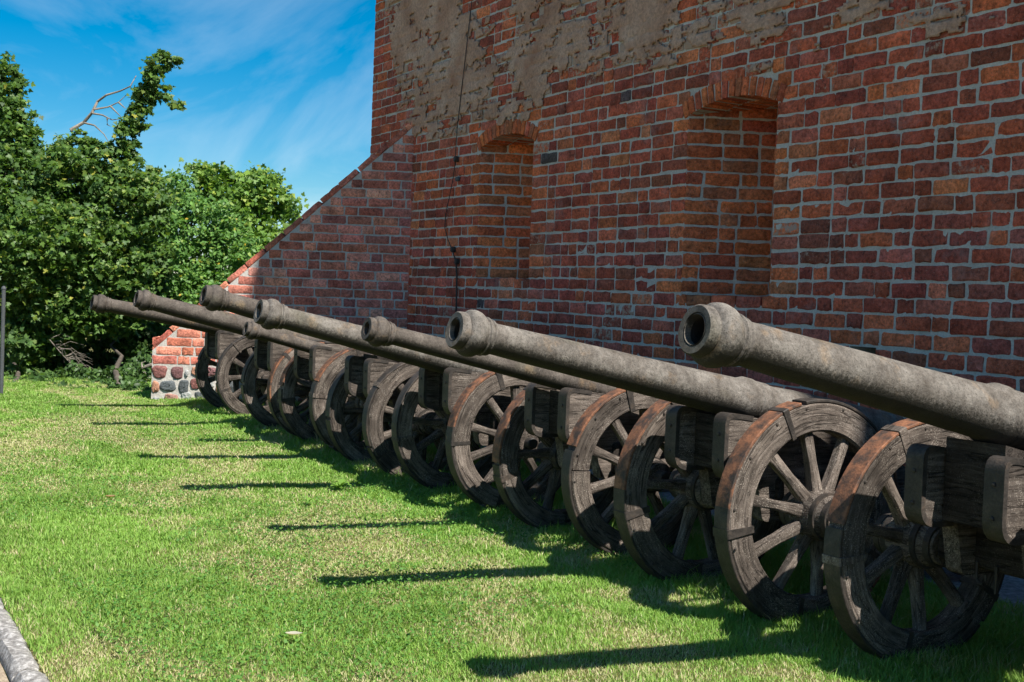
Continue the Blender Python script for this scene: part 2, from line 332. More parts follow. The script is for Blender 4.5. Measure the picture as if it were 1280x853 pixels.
def brick_geo(w, h, dep, rough, edge=.008, wedge=0.):
    """a worn brick: local x = length, y = height, z = outward; front face at about z=0"""
    nu, nv = len(UG), len(VG); vs = []
    for j, v in enumerate(VG):
        for i, u in enumerate(UG):
            b = (i in (0, nu-1)) + (j in (0, nv-1))
            z = -edge*random.uniform(.5, 1.5)*(b > 0) - edge*.9*(b > 1)*random.random()*.6 + random.gauss(0, rough)*(b == 0)
            jx = random.gauss(0, .0028)+(b > 1)*(.004 if i == 0 else -.004)*random.random()*1.5; jy = random.gauss(0, .0026)+(b > 1)*(.004 if j == 0 else -.004)*random.random()*1.5
            x = (u-.5)*w*(1+wedge*(v-.5)); vs.append((x+jx, (v-.5)*h+jy, z))
    fs = [(j*nu+i, j*nu+i+1, (j+1)*nu+i+1, (j+1)*nu+i) for j in range(nv-1) for i in range(nu-1)]
    per = [i for i in range(nu)]+[j*nu+nu-1 for j in range(1, nv)]+[(nv-1)*nu+i for i in range(nu-2, -1, -1)]+[j*nu for j in range(nv-2, 0, -1)]
    o = len(vs); vs += [(vs[p][0], vs[p][1], -dep) for p in per]; k = len(per)
    fs += [(per[(a+1) % k], per[a], o+a, o+(a+1) % k) for a in range(k)]
    return vs, fs
class Bricks:
    def __init__(s): s.items = []
    def add(s, O, U, Vv, Nn, w, h, dep, col, pl=0., rough=.0015, edge=.006, wedge=0.):
        vs, fs = brick_geo(w, h, dep, rough, edge, wedge)
        U, Vv, Nn = Vector(U), Vector(Vv), Vector(Nn); j = random.uniform(.82, 1.18)
        j *= 1.72; col = (col[0]*j*1.12, col[1]*j*random.uniform(.84, .97), col[2]*j*.76*random.uniform(.92, 1.1), pl)
        O = Vector(O); vw = O-EYEP; d = vw.dot(FZ); sx = vw.dot(IX)/d*F_PX; sy = vw.dot(IY)/d*F_PX
        size = w*h*abs(Nn.dot(vw.normalized()))/(d*d) if d > 0 else 0
        vis = abs(sx) < 645 and abs(sy) < 430
        s.items.append((size if vis else size*1e-3, O, [U*a+Vv*b+Nn*c for a, b, c in vs], fs, col))
    def build(s, parent, mat, limit=300, smooth=True):
        it = sorted(s.items, key=lambda k: -k[0]); rest = MB()
        for n, (_, O, vs, fs, col) in enumerate(it):
            if n < limit:
                mb = MB(); mb.add(vs, fs, col); mb.build('brick', mat, parent, O, fix=False)
            else: rest.add([O+v for v in vs], fs, col)
        if rest.v: tag(rest.build('brickwork', mat, parent, fix=False), kind='stuff')
def course_runs(a, b):
    """lengths of a gothic-bond course between a and b: stretchers and headers"""
    out = []; x = a; k = random.randint(0, 2)
    while x < b-.02:
        st = (k % 3 != 2) if random.random() > .22 else (random.random() < .5)
        w = (random.uniform(.238, .258) if st else random.uniform(.108, .128)); k += 1
        e = min(x+w, b)
        if b-e < .06: e = b
        if e-x > .03: out.append((x, e))
        x = e+random.uniform(.009, .021)
    return out

# ------------------------------------------------------------------ tower
TX0, TX1, TZ = -12.87, 30., 11.0
tower = bpy.data.objects.new('x', None)
OPEN = [dict(x0=-7.16, x1=-6.22, z0=1.43, spring=2.775, rise=.085, niche=True), dict(x0=-10.29, x1=-9.32, z0=1.57, spring=2.80, rise=.10, niche=True), dict(x0=-5.48, x1=-5.27, z0=1.112, spring=1.206, rise=0., niche=False)]
def arch(o, x):
    if o['rise'] == 0: return o['spring']
    w = o['x1']-o['x0']; R = (w*w/4+o['rise']**2)/(2*o['rise']); xc = (o['x0']+o['x1'])/2
    return o['spring']+o['rise']-R+math.sqrt(max(R*R-(x-xc)**2, 0))
def lean(z): return 0.0
MY = YW+.007                                                     # mortar plane, a few mm behind the brick faces
tw = MB(); bx = sorted({TX0, -2., TX1} | {v for o in OPEN for v in np.linspace(o['x0'], o['x1'], 13 if o['niche'] else 2)})
def quad(mb, *p): mb.add(p, [(0, 1, 2, 3)])
for a, b in zip(bx[:-1], bx[1:]):
    o = next((o for o in OPEN if o['x0']-1e-6 <= a and b <= o['x1']+1e-6), None)
    if o:
        quad(tw, (a, MY, -.5), (b, MY, -.5), (b, MY, o['z0']), (a, MY, o['z0'])); quad(tw, (a, MY, arch(o, a)), (b, MY, arch(o, b)), (b, MY, TZ), (a, MY, TZ))
    else: quad(tw, (a, MY, -.5), (b, MY, -.5), (b, MY, TZ), (a, MY, TZ))
    if o:                                                        # soffit and sill of the recess
        dp = .72 if o['niche'] else .3
        quad(tw, (a, MY, arch(o, a)), (b, MY, arch(o, b)), (b, MY+dp, arch(o, b)), (a, MY+dp, arch(o, a)))
        quad(tw, (a, MY, o['z0']), (b, MY, o['z0']), (b, MY+dp, o['z0']+.02), (a, MY+dp, o['z0']+.02))
for o in OPEN:
    dp = .72 if o['niche'] else .3; k = .5*dp/.866 if o['niche'] else 0; zt = o['spring']+o['rise']+.02; zb = o['z0']-.02
    quad(tw, (o['x0'], MY, zb), (o['x0']+k, MY+dp, zb), (o['x0']+k, MY+dp, zt), (o['x0'], MY, zt))
    quad(tw, (o['x1'], MY, zb), (o['x1']-k, MY+dp, zb), (o['x1']-k, MY+dp, zt), (o['x1'], MY, zt))
    quad(tw, (o['x0']+k, MY+dp, zb), (o['x1']-k, MY+dp, zb), (o['x1']-k, MY+dp, zt), (o['x0']+k, MY+dp, zt))
TB = 16.
quad(tw, (TX0, MY, -.5), (TX0, TB, -.5), (TX0, TB, TZ), (TX0, MY, TZ)); quad(tw, (TX1, MY, -.5), (TX1, TB, -.5), (TX1, TB, TZ), (TX1, MY, TZ))
quad(tw, (TX0, TB, -.5), (TX1, TB, -.5), (TX1, TB, TZ), (TX0, TB, TZ)); quad(tw, (TX0, MY, TZ), (TX1, MY, TZ), (TX1, TB, TZ), (TX0, TB, TZ))
tower = tw.build('brick_tower', M['mortar'], smooth=False, fix=False)
tag(tower, 'tall old red brick tower with two arched niches and patchy plaster behind the cannons', 'building')
def plaster_cov(X, Z):
    X = np.asarray(X, float); Z = np.asarray(Z, float)
    lim = 3.22 + .10*np.sin(X*1.3) + .30*np.clip((X+5.6)/1.2, 0, 1) + .5*np.clip((X+4.6)/.8, 0, 1) + 1.2*np.clip((-12.15-X)/.45, 0, 1) + .10*np.clip((-11.3-X), 0, 1)
    c = np.clip((Z-lim)/.8, -.6, .30)
    c = c - .85*np.exp(-((X+10.0+.12*(Z-3.5))/.28)**2)*(Z > 3.2) - .75*np.exp(-((X+12.2)/.35)**2)*np.clip((4.3-Z), 0, 1)
    Zw = Z+.05*(fbm(X*8, Z*8, 35, 3)-.5); Xw = X+.10*(fbm(X*8+7, Z*8, 36, 3)-.5); ci = np.floor((Zw+.06)/COURSE); bi = np.floor(Xw/.21+ci*.37); hb = np.mod(np.sin(ci*12.9898+bi*78.233)*43758.5453, 1.0)
    crs = np.abs(((Z+.06)/COURSE) % 1-.5)*2
    return c + 1.9*(fbm(X*1.7, Z*2.6, 21, 5)-.5) + 1.3*(fbm(X*9, Z*12, 31, 5)-.5) - .55*(hb < .10)*(np.abs(crs) < .8) - .3*(hb > .8) - .20*(crs > .74)
B = Bricks(); UX, UZ, UN = (1, 0, 0), (0, 0, 1), (0, -1, 0); VRING = .128
nc = int(5.75/COURSE)
for c in range(nc):
    z0 = -.06+c*COURSE; zm = z0+COURSE/2
    cuts = []
    for o in OPEN:
        xc = (o['x0']+o['x1'])/2
        if o['niche']:
            w = o['x1']-o['x0']; R = (w*w/4+o['rise']**2)/(2*o['rise']); cz = o['spring']+o['rise']-R; Ro = R+VRING+.01
            if zm-.03 < o['z0']: continue
            if zm < o['spring']: cuts.append((o['x0'], o['x1'], True))
            else:
                h = Ro*Ro-(zm+.012-cz)**2
                if h > 0:
                    hw = min(math.sqrt(h), w/2+.055); cuts.append((xc-hw-.008, xc+hw+.008, True))
        elif o['z0']-.02 < zm < o['spring']+.02: cuts.append((o['x0'], o['x1'], False))
    cuts.sort(); segs = []; x = TX0
    for a, b, nch in cuts: segs.append((x, a)); x = b
    segs.append((x, -1.9))
    for si, (a, b) in enumerate(segs):
        a0 = a if si else a-random.uniform(0, .06)*0
        for (p, q) in course_runs(a0+(.0 if si else 0), b):
            xm = (p+q)/2; zz = zm+.020*(float(fbm(xm*.8, c*.35, 41))-.5)+random.gauss(0, .0022)
            nearN = any(o['niche'] and o['z0'] < zm < o['spring']+.3 and min(abs(xm-o['x0']), abs(xm-o['x1'])) < .2 for o in OPEN)
            col = pick(PAL_O if nearN and random.random() < .7 else PAL)
            if z0 < 1.9: col = tuple(v*k for v, k in zip(col, (.98, 1.0, 1.12)))
            pc = float(plaster_cov(xm, zm)); pl = 0. if pc < -.55 else min(max(.30+.42*(pc+.3), 0), .62)*(random.random() < .85)
            rgh = .003 if (xm > -6.2 and zm < 2.6) or (zm < 1.9) else .0018
            B.add((xm, YW-random.uniform(-.003, .004), zz), UX, UZ, UN, q-p, COURSE-random.uniform(.010, .022), .03, col, pl, rgh, .004 if rgh < .003 else .006)
for o in OPEN:
    if not o['niche']: continue
    w = o['x1']-o['x0']; R = (w*w/4+o['rise']**2)/(2*o['rise']); cz = o['spring']+o['rise']-R; xc = (o['x0']+o['x1'])/2; half = math.asin(w/2/R)+.035; nv = 15
    for rg in range(3):
        for k in range(nv):
            a = -half+(k+.5)*2*half/nv+random.gauss(0, .0015); rr = R+VRING/2-.004; U = (math.cos(a), 0, -math.sin(a)); Vv = (math.sin(a), 0, math.cos(a))
            B.add((xc+rr*math.sin(a), YW-.004-.004*random.random()+rg*.24, cz+rr*math.cos(a)), U, Vv, UN, 2*half*R/nv-.014, VRING*random.uniform(.93, 1.03), .225, pick(PAL_O), 0, .002, .005)
    for sgn in (1, -1):                                          # splayed jambs
        U = Vector((.5*sgn, .866, 0)); Nn = Vector((.866*sgn, -.5, 0)); x_ = o['x0'] if sgn > 0 else o['x1']
        for c in range(nc):
            zm = -.06+(c+.5)*COURSE
            if not (o['z0']+.02 < zm < o['spring']+.06): continue
            for (p, q) in course_runs(.0 if c % 2 else .002, .80):
                B.add(Vector((x_, YW+.004, zm+random.gauss(0, .0015)))+U*((p+q)/2)+Nn*random.uniform(.003, .008), U, UZ, Nn, q-p, COURSE-.016, .03, pick(PAL_O), 0, .0018, .005)
# left end of the tower, seen edge-on
for c in range(nc):
    zm = -.06+(c+.5)*COURSE
    for (p, q) in course_runs(YW+.005, YW+1.3):
        B.add((TX0-.004, (p+q)/2, zm), (0, -1, 0), UZ, (-1, 0, 0), q-p, COURSE-.016, .03, pick(PAL), 0, .002, .006)
B.build(tower, M['brick'], 300)
# plaster skin clinging to the upper wall
cs = .016; px = np.arange(TX0+.05, -3.2, cs); pz = np.arange(2.98, 5.72, cs); PX, PZ = np.meshgrid(px, pz, indexing='ij')
cov = plaster_cov(PX, PZ); keep = cov[:-1, :-1] > .02
jx = (fbm(PX*37, PZ*37, 51, 2)-.5)*cs*.8; jz = (fbm(PX*37+9, PZ*37, 52, 2)-.5)*cs*.8
pt = np.clip(cov/.5, 0, 1)                                       # thin towards its broken edges
crs = np.abs(((PZ+.06)/COURSE) % 1-.5)*2                          # joints telegraph through the thin coat
V = np.stack([PX+jx, YW-.0045-.005*pt+.006*(crs > .78)*np.clip(1.15-pt, 0, 1)+.010*(fbm(PX*9, PZ*9, 53)-.5)-.006*(fbm(PX*24, PZ*24, 54, 3)-.5), PZ+jz], -1)
n2 = len(pz); I = (np.arange(len(px)-1)[:, None]*n2+np.arange(n2-1)[None])[keep]
F = np.stack([I, I+n2, I+n2+1, I+1], -1); used, inv = np.unique(F, return_inverse=True)
po = npmesh('plaster', V.reshape(-1, 3)[used], inv.reshape(F.shape), M['plaster'], tower, smooth=True)
sm = po.modifiers.new('thickness', 'SOLIDIFY'); sm.thickness = .008; sm.offset = 1
# lightning cable down the wall
cpx = [(592, -40), (590, 0), (583, 60), (576, 120), (571, 165), (569, 199), (569, 205), (566, 225), (562, 245), (557, 268), (556, 285), (560, 300), (565, 312), (570, 327), (571, 345), (570, 400), (568, 440)]
cab = empty('wall_cable', (hit(570, 205, 1, YW-.03)), 'thin black cable hanging down the brick wall left of the smaller niche', 'cable')
pts = [hit(a, b, 1, YW-.028-.008*math.sin(i*1.7)) for i, (a, b) in enumerate(cpx)]
mb = MB(); mb.tube(pts, [.0045]*9+[.0055]*4+[.010]*4, 6); o = mb.build('cable', M['iron'], cab); deparent(o, cab)
for q in (pts[5], pts[12], pts[13]):
    mb = MB(); mb.box(q+Vector((0, .012, 0)), (.045, .05, .055), bev=.01); o = mb.build('clip', M['iron'], cab); deparent(o, cab)
mb = MB(); mb.box(hit(572, 224, 1, YW-.012), (.07, .03, .045), bev=.01); o = mb.build('bracket', M['paint'], cab); deparent(o, cab)

# ------------------------------------------------------------------ raking buttress
LH = Vector((math.sin(PHI), math.cos(PHI), 0)); DH = Vector((-math.cos(PHI), math.sin(PHI), 0)); NB = -DH
P0 = Vector((-13.085, 3.255, 0)); BL = 2.68; BZ0, BZ1, BZ2 = .05, .81, 3.27; THK = .95
slope = math.atan2(BZ2-BZ1, BL); CT = .062
def BP(u, z, n=0): return P0+LH*u+Vector((0, 0, z))+NB*n
off = CT/math.cos(slope); rk = lambda u: BZ1+(BZ2-BZ1)*u/BL
mb = MB(); poly = [(0, BZ0), (BL+.3, BZ0), (BL+.3, rk(BL+.3)-off), (0, BZ1-off)]
mb.add([BP(u, z, -.006) for u, z in poly]+[BP(u, z, -THK) for u, z in poly], [(0, 1, 2, 3), (7, 6, 5, 4), (0, 3, 7, 4), (3, 2, 6, 7), (2, 1, 5, 6), (1, 0, 4, 5)])
but = tag(mb.build('buttress', M['mortar2'], smooth=False), 'sloping brick buttress on a field stone footing at the far end of the tower', 'buttress')
B = Bricks(); c = 0
while True:
    z0 = .585+c*.0955; zm = z0+.048
    if z0 > BZ2-.15: break
    u0 = max(.004, (z0+.075+off+.012-BZ1)/((BZ2-BZ1)/BL)) if z0+.075+off > BZ1 else .004
    if u0 < BL-.05:
        k = c % 2
        for (p, q) in course_runs(u0, BL-.006):
            B.add(BP((p+q)/2, zm+random.gauss(0, .001)), LH, UZ, NB, q-p, .0955-.0135, .04, pick(PAL_B), 0, .0012, .0035)
    c += 1
t_ = Vector((math.cos(slope), 0, math.sin(slope))); TD = LH*math.cos(slope)+Vector((0, 0, math.sin(slope))); TN = -LH*math.sin(slope)+Vector((0, 0, math.cos(slope)))
s_ = -.02; Ls = BL/math.cos(slope)
while s_ < Ls-.02:                                               # coping bricks along the rake
    w = random.choice((.24, .24, .12)); e = min(s_+w, Ls+.01)
    B.add(BP(0, BZ1, random.uniform(-.003, .004))+TD*((s_+e)/2)-TN*(CT/2-.002+random.uniform(0, .008)), TD, TN, NB, e-s_, CT-.004, THK+.02, pick(PAL_B[:3]), 0, .0015, .006); s_ = e+random.uniform(.012, .022)
# left end face
for c in range(3):
    for (p, q) in course_runs(.01, THK-.01): B.add(BP(.0, .585+c*.0955+.048, -(p+q)/2)-LH*.004, DH, UZ, -LH, q-p, .082, .04, pick(PAL_B), 0, .0012, .0035)
B.build(but, M['brick'], 300)
SM, SR, SG, SD, SO, SP = (.20, .085, .075), (.17, .085, .085), (.30, .31, .30), (.09, .10, .105), (.33, .17, .11), (.36, .20, .16)
stones = [((55, 405, 155, 495), SM), ((180, 410, 265, 495), SR), ((238, 393, 292, 424), SG), ((108, 508, 219, 582), SD), ((235, 498, 303, 594), SD), ((53, 514, 106, 592), SO), ((138, 597, 236, 640), SP), ((256, 575, 322, 640), SG), ((62, 622, 120, 655), SG), ((275, 430, 300, 480), SG),
  ((318, 405, 400, 470), SO), ((312, 485, 380, 560), SM), ((395, 480, 470, 560), SG), ((340, 575, 420, 640), SD), ((410, 405, 490, 470), SR), ((480, 490, 560, 580), SO), ((500, 405, 590, 480), SD), ((435, 590, 530, 650), SP), ((545, 590, 620, 650), SM), ((575, 495, 640, 575), SG), ((600, 405, 690, 480), SM)]
for r in range(22): stones.append(((640+(r % 8)*105+(r//8)*40, 410+(r//8)*90, 640+(r % 8)*105+90+(r//8)*40, 485+(r//8)*90), random.choice((SM, SR, SG, SD, SO, SP))))
for (a, b, c_, d), col in stones:
    u0, u1 = (180+a/5.331-190)/119.7, (180+c_/5.331-190)/119.7; z1, z0 = [.585-(380+y/5.331-455)/119.7 for y in (b, d)]; z1 = min(z1, .575); z0 = max(z0, .1)
    u0 = max(u0, .0)
    if z1-z0 < .04: continue
    mb = MB(); n, rings = 16, 4; vs = [BP((u0+u1)/2, (z0+z1)/2, .013)]; ph = random.random()*9
    for r in range(1, rings+1):
        f = r/rings
        for k in range(n):
            a_ = 2*math.pi*k/n; cx_, sx_ = math.cos(a_), math.sin(a_); se = (abs(cx_)**3.4+abs(sx_)**3.4)**(-1/3.4)*(1+.07*math.sin(3*a_+ph)+.05*math.sin(5*a_+2*ph))
            vs.append(BP((u0+u1)/2+(u1-u0)/2*cx_*se*f*1.07, (z0+z1)/2+(z1-z0)/2*sx_*se*f*1.07, .012*(1-f**5)-.014*(r == rings)+random.gauss(0, .003)))
    fs = [(0, 1+k, 1+(k+1) % n) for k in range(n)]+[(1+(r-1)*n+k, 1+r*n+k, 1+r*n+(k+1) % n, 1+(r-1)*n+(k+1) % n) for r in range(1, rings) for k in range(n)]
    j = random.uniform(.85, 1.2); mb.add(vs, fs, tuple(v*j for v in col)+(.5,)); mb.build('stone', M['stone'], but)

# ------------------------------------------------------------------ cannons
YH = 3.83
def arc_prism(mb, R0, R1, hw, a0, a1, n=10, bev=.006):           # a curved block round the X axis
    sec = [(-hw, R0+bev), (-hw+bev, R0), (hw-bev, R0), (hw, R0+bev), (hw, R1-bev), (hw-bev, R1), (-hw+bev, R1), (-hw, R1-bev)]; k = len(sec); vs = []; gg = []
    for i in range(n+1):
        a = a0+(a1-a0)*i/n
        for (x, r) in sec: vs.append((x, math.cos(a)*r, math.sin(a)*r)); gg.append((a*R1, x, r))
    fs = [(i*k+j, i*k+(j+1) % k, (i+1)*k+(j+1) % k, (i+1)*k+j) for i in range(n) for j in range(k)]+[tuple(range(k)), tuple(n*k+j for j in range(k))[::-1]]
    mb.add(vs, fs, g=gg)
RD = math.radians
def wheel(root, x, hz, R, out, ph, rust, big):
    dish = .035*out; TH = .043*(R/.46)
    mb = MB(0); rh = .088*R/.46                                   # nave
    mb.lathe([(-.15, .0), (-.15, rh*.78), (-.12, rh*.84), (-.05, rh*1.12), (0, rh*1.2), (.05, rh*1.12), (.12, rh*.84), (.15, rh*.78), (.15, 0)], (dish, 0, 0), (1, 0, 0), 24, .008)
    w = mb.build('wheel', M['wood'], root, Vector((x, YH, hz))-root.location)
    w.rotation_euler = (0, random.gauss(0, .012), random.gauss(0, .014))
    for xx in (-.125, -.07, .07, .125):
        mb = MB(); f = 1.04 if abs(xx) < .1 else .86; r = rh*(1.02 if abs(xx) < .1 else .84); mb.lathe([(-.014, r*.9), (-.014, r+.006), (.014, r+.006), (.014, r*.9)], (dish+xx, 0, 0), (1, 0, 0), 24); mb.build('hub_band', M['iron'], w)
    mb = MB(); mb.lathe([(0, .0), (0, .034), (.05, .034), (.055, .028), (.056, 0)], (dish+.148*out, 0, 0), (out, 0, 0), 14); mb.build('axle_end', M['iron'], w)
    for k in range(5):
        a0 = RD(115+ph+72*k); mb = MB(); o = random.gauss(0, .0025); arc_prism(mb, R-.128*R/.47, R-.012, TH, a0+RD(.35), a0+RD(71.65), 14 if big else 10, .008)
        f = mb.build('felloe', M['wood'], w, (o, random.gauss(0, .002), random.gauss(0, .002)))
        mb = MB(); b0 = a0+RD(-14+random.uniform(-3, 3)); arc_prism(mb, R-.0125, R+random.uniform(0, .002), TH*random.uniform(.93, 1.0), b0+RD(.5), b0+RD(71.5), 14 if big else 10, .003)
        mid = (math.degrees(b0)+36) % 360
        mb.build('tyre', M['rust'] if (rust and 95 < mid < 165) or (rust > 1 and random.random() < .2) else M['iron'], w)
        if random.random() < .75:
            mb = MB(); wd = RD(random.uniform(3.0, 5.0)); arc_prism(mb, R-.128*R/.47-.004, R+.004, TH+.004, a0-wd*.6, a0+wd*.4, 2, .004); mb.build('joint_clamp', M['wood'] if random.random() < .35 else M['iron'], w)
        if big:
            for q in range(3):
                a = a0+RD(8+q*25+random.uniform(-4, 4)); mb = MB(); mb.lathe([(0, .007), (.004, .006), (.006, 0)], (TH, math.cos(a)*(R-.03), math.sin(a)*(R-.03)), (1, 0, 0), 6); mb.build('nail', M['iron'], w)
    for k in range(10):
        a = RD(97+ph+36*k+random.gauss(0, .8)); mb = MB(); d = Vector((0, math.cos(a), math.sin(a))); s = Vector((0, -math.sin(a), math.cos(a))); X = Vector((1, 0, 0)); vs = []; gg = []
        r0, r1 = rh*.9, R-.115*R/.47; sec = [(-1, -.6), (-.7, -1), (.7, -1), (1, -.6), (1, .6), (.7, 1), (-.7, 1), (-1, .6)]
        for f in (0, .15, .5, .85, 1):
            wX = .030-.009*f; wS = .030-.008*math.sin(f*math.pi)-.003*f
            for (p, q) in sec: vs.append(X*(dish*(1-f)+p*wX)+s*(q*wS)+d*(r0+(r1-r0)*f)); gg.append((r1*f+k, p*wX, q*wS))
        fs = [(i*8+j, i*8+(j+1) % 8, (i+1)*8+(j+1) % 8, (i+1)*8+j) for i in range(4) for j in range(8)]; mb.add(vs, fs, g=gg); mb.build('spoke', M['wood'], w)
    return w
def rounded(poly, rads, n=5):
    out = []; k = len(poly)
    for i, (p, r) in enumerate(zip(poly, rads)):
        p = Vector(p); a = (Vector(poly[i-1])-p); b = (Vector(poly[(i+1) % k])-p)
        if r <= 0: out.append(tuple(p)); continue
        A = p+a.normalized()*r; Bq = p+b.normalized()*r
        for j in range(n+1):
            t = j/n; q = A*(1-t)**2+p*2*t*(1-t)+Bq*t*t; out.append(tuple(q))
    return out
def cannon(Xf, Xn, hz, R, muz, p2, rn, rm, ring, mat, label, rust, ph, big, L=2.55):
    Xc = (Xf+Xn)/2; g = 'cannons drawn up along the tower wall'
    root = empty('cannon', (Xc, YH, float(zg(Xc))), label, 'cannon', g); rl = root.location
    # barrel
    A = (Vector((Xc, p2[0], p2[1]))-Vector((Xc, muz[0], muz[1]))).normalized(); O = Vector((Xc, muz[0], muz[1])); mb = MB(); q = rm/rn
    e = lambda t: rn*(1+.50*min(max((t-.16)/1.5, 0), 1.35))
    prof = [(.35, .0), (.35, rn*.60), (.015, rn*.60), (.0, rn*.67), (.005, rn*.70), (.005, rn*.74), (0, rn*.77), (-.001, rm*.78), (.004, rm*.83), (.028, rm*.86), (.032, rm*.79), (.037, rm*.79), (.042, rm*.93), (.054, rm*1.03), (.074, rm*1.07), (.094, rm*1.03), (.112, rm*.91), (.118, rm*.81), (.123, rm*.81), (.127, rm*.89), (.135, rm*.89), (.139, rm*.79), (.146, rm*.79), (.150, rm*.83), (.157, rm*.83), (.162, max(rn, rm*.74)), (.185, rn)]
    st = {.070: 1.1, .046: .85, .045: .7, .064: .92}.get(rn, 1.0); prof = [(t*st if 0 < t < .3 else t, r) for t, r in prof]
    t = .25
    while t < ring-.06: prof.append((t, e(t))); t += .12
    r_ = e(ring); prof += [(ring-.055, r_), (ring-.04, r_*1.03), (ring-.01, r_*1.14), (ring+.03, r_*1.14), (ring+.05, r_*1.06), (ring+.055, r_*1.045), (ring+.062, r_*1.085), (ring+.078, r_*1.085), (ring+.085, r_*1.045), (ring+.095, r_*1.045), (ring+.102, r_*1.085), (ring+.117, r_*1.08), (ring+.13, r_*1.03), (ring+.16, r_*1.02)]
    t = ring+.3
    while t < L-.15: prof.append((t, e(t)*1.03)); t += .15
    rb = e(L)*1.05; prof += [(L-.1, rb), (L-.09, rb*1.1), (L-.03, rb*1.1), (L, rb*.95), (L+.05, rb*.5), (L+.07, rb*.32), (L+.11, rb*.30), (L+.14, rb*.42), (L+.18, rb*.42), (L+.21, rb*.2), (L+.212, 0)]
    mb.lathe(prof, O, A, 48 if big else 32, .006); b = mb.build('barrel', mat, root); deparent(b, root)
    mb = MB(); rr = rn*.594; mb.lathe([(.02, rr), (.34, rr), (.34, 0)], O, A, 28); mb.build('bore', M['bore'], b)
    tY = 3.86; tp = O+A*((tY-O.y)/A.y)-Vector((0, 0, .02)); mb = MB(); mb.lathe([(-.19, 0), (-.19, .04), (.19, .04), (.19, 0)], tp, (1, 0, 0), 16); mb.build('trunnion', mat, b)
    # carriage cheeks
    zt, zb = hz+.42, hz+.135; tg = float(zg(Xc))+.02; th = .036
    poly = [(3.47, zb), (3.47, zt), (4.05, zt-.07), (4.45, zt-.20), (5.22, tg+.24), (5.30, tg+.02), (5.08, tg), (4.25, zb-.12), (3.98, hz-.06), (3.70, hz-.06), (3.66, zb)]
    cpoly = rounded(poly, [.075, .05, .05, .1, .06, .04, .1, .1, .04, .03, .02])
    strap = rounded([(3.64, zb-.001), (3.47, zb), (3.47, zt), (3.62, zt-.018)], [0, .075, .05, 0])
    for sx in (-1, 1):
        mb = MB(); x = .17*sx; mb.prism(cpoly, Xc+x-th, Xc+x+th); ck = mb.build('cheek', M['wood'], root); deparent(ck, root)
        mb = MB(); n = len(strap); vs = []
        cyv, czv = 3.9, (zt+zb)/2
        for (y, z) in strap:
            d = Vector((y-cyv, z-czv)); 
        for i, (y, z) in enumerate(strap):
            p = Vector(strap[max(i-1, 0)]); q2 = Vector(strap[min(i+1, n-1)]); tn = (q2-p).normalized(); nn = Vector((-tn.y, tn.x))
            if nn.x > 0 and abs(nn.x) > .2: nn = -nn
            if abs(nn.x) <= .2: nn = nn if (nn.y > 0) == (z > czv) else -nn
            for (xo, f) in ((-th-.004, -.014), (-th-.004, .007), (th+.004, .007), (th+.004, -.014)): vs.append((Xc+x+xo, y+nn.x*f, z+nn.y*f))
        fs = [(i*4+j, i*4+j+1, (i+1)*4+j+1, (i+1)*4+j) for i in range(n-1) for j in range(3)]
        mb.add(vs, fs)
        for zz in (zb+.08, zt-.09): mb.lathe([(-.002, .009), (.004, .008), (.007, .003), (.0072, 0)], (Xc+x, 3.463, zz), (0, -1, 0), 8)
        mb.build('iron_strap', M['iron'], ck)
    for (y, z, sy, sz) in ((3.98, zb+.06, .09, .10), (4.35, zb+.02, .10, .12), (5.0, tg+.2, .10, .12)):
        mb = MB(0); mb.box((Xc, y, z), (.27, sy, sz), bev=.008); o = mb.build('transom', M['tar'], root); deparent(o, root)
    zl = lambda y: (O+A*((y-O.y)/A.y)).z-e(y-O.y)*1.12
    mb = MB(0); mb.prism([(3.57, zb+.02), (3.57, zl(3.57)), (4.2, zl(4.2)), (4.2, zb-.02)], Xc-.125, Xc+.125); o = mb.build('bed', M['tar'], root); deparent(o, root)  # block added under the barrel to keep sun off the far cheek
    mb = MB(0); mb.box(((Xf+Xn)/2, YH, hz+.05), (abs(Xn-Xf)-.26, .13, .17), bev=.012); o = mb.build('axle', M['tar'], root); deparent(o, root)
    mb = MB(); mb.lathe([(-abs(Xn-Xf)/2-.1, .04), (abs(Xn-Xf)/2+.1, .04)], (Xc, YH, hz), (1, 0, 0), 14); o = mb.build('axle_arm', M['iron'], root); deparent(o, root)
    if big:
        mb = MB(); hy, hx = 3.76, Xc-.12
        mb.tube([(hx, hy, hz-.01), (hx, hy, hz-.07), (hx+.012, hy, hz-.085), (hx+.03, hy, hz-.085), (hx+.04, hy, hz-.07), (hx+.04, hy, hz-.05)], [.006]*6, 6); mb.tube([(hx+.085, hy, hz-.01), (hx+.085, hy, hz-.11)], [.007, .005], 6); o = mb.build('hook', M['iron'], root); deparent(o, root)
    wheel(root, Xf, hz, R, -1, ph[0], rust[0], big); wheel(root, Xn, hz, R, 1, ph[1], rust[1], big)
XW = [-12.029, -11.36, -10.545, -9.846, -9.558, -8.863, -8.499, -7.806, -7.314, -6.532, -5.95, -5.231, -4.691, -3.963, -3.351, -2.465]
def on(px, py, X):
    p = hit(px, py, 0, X); return (p.y, p.z)
def XC(i): return (XW[2*i]+XW[2*i+1])/2
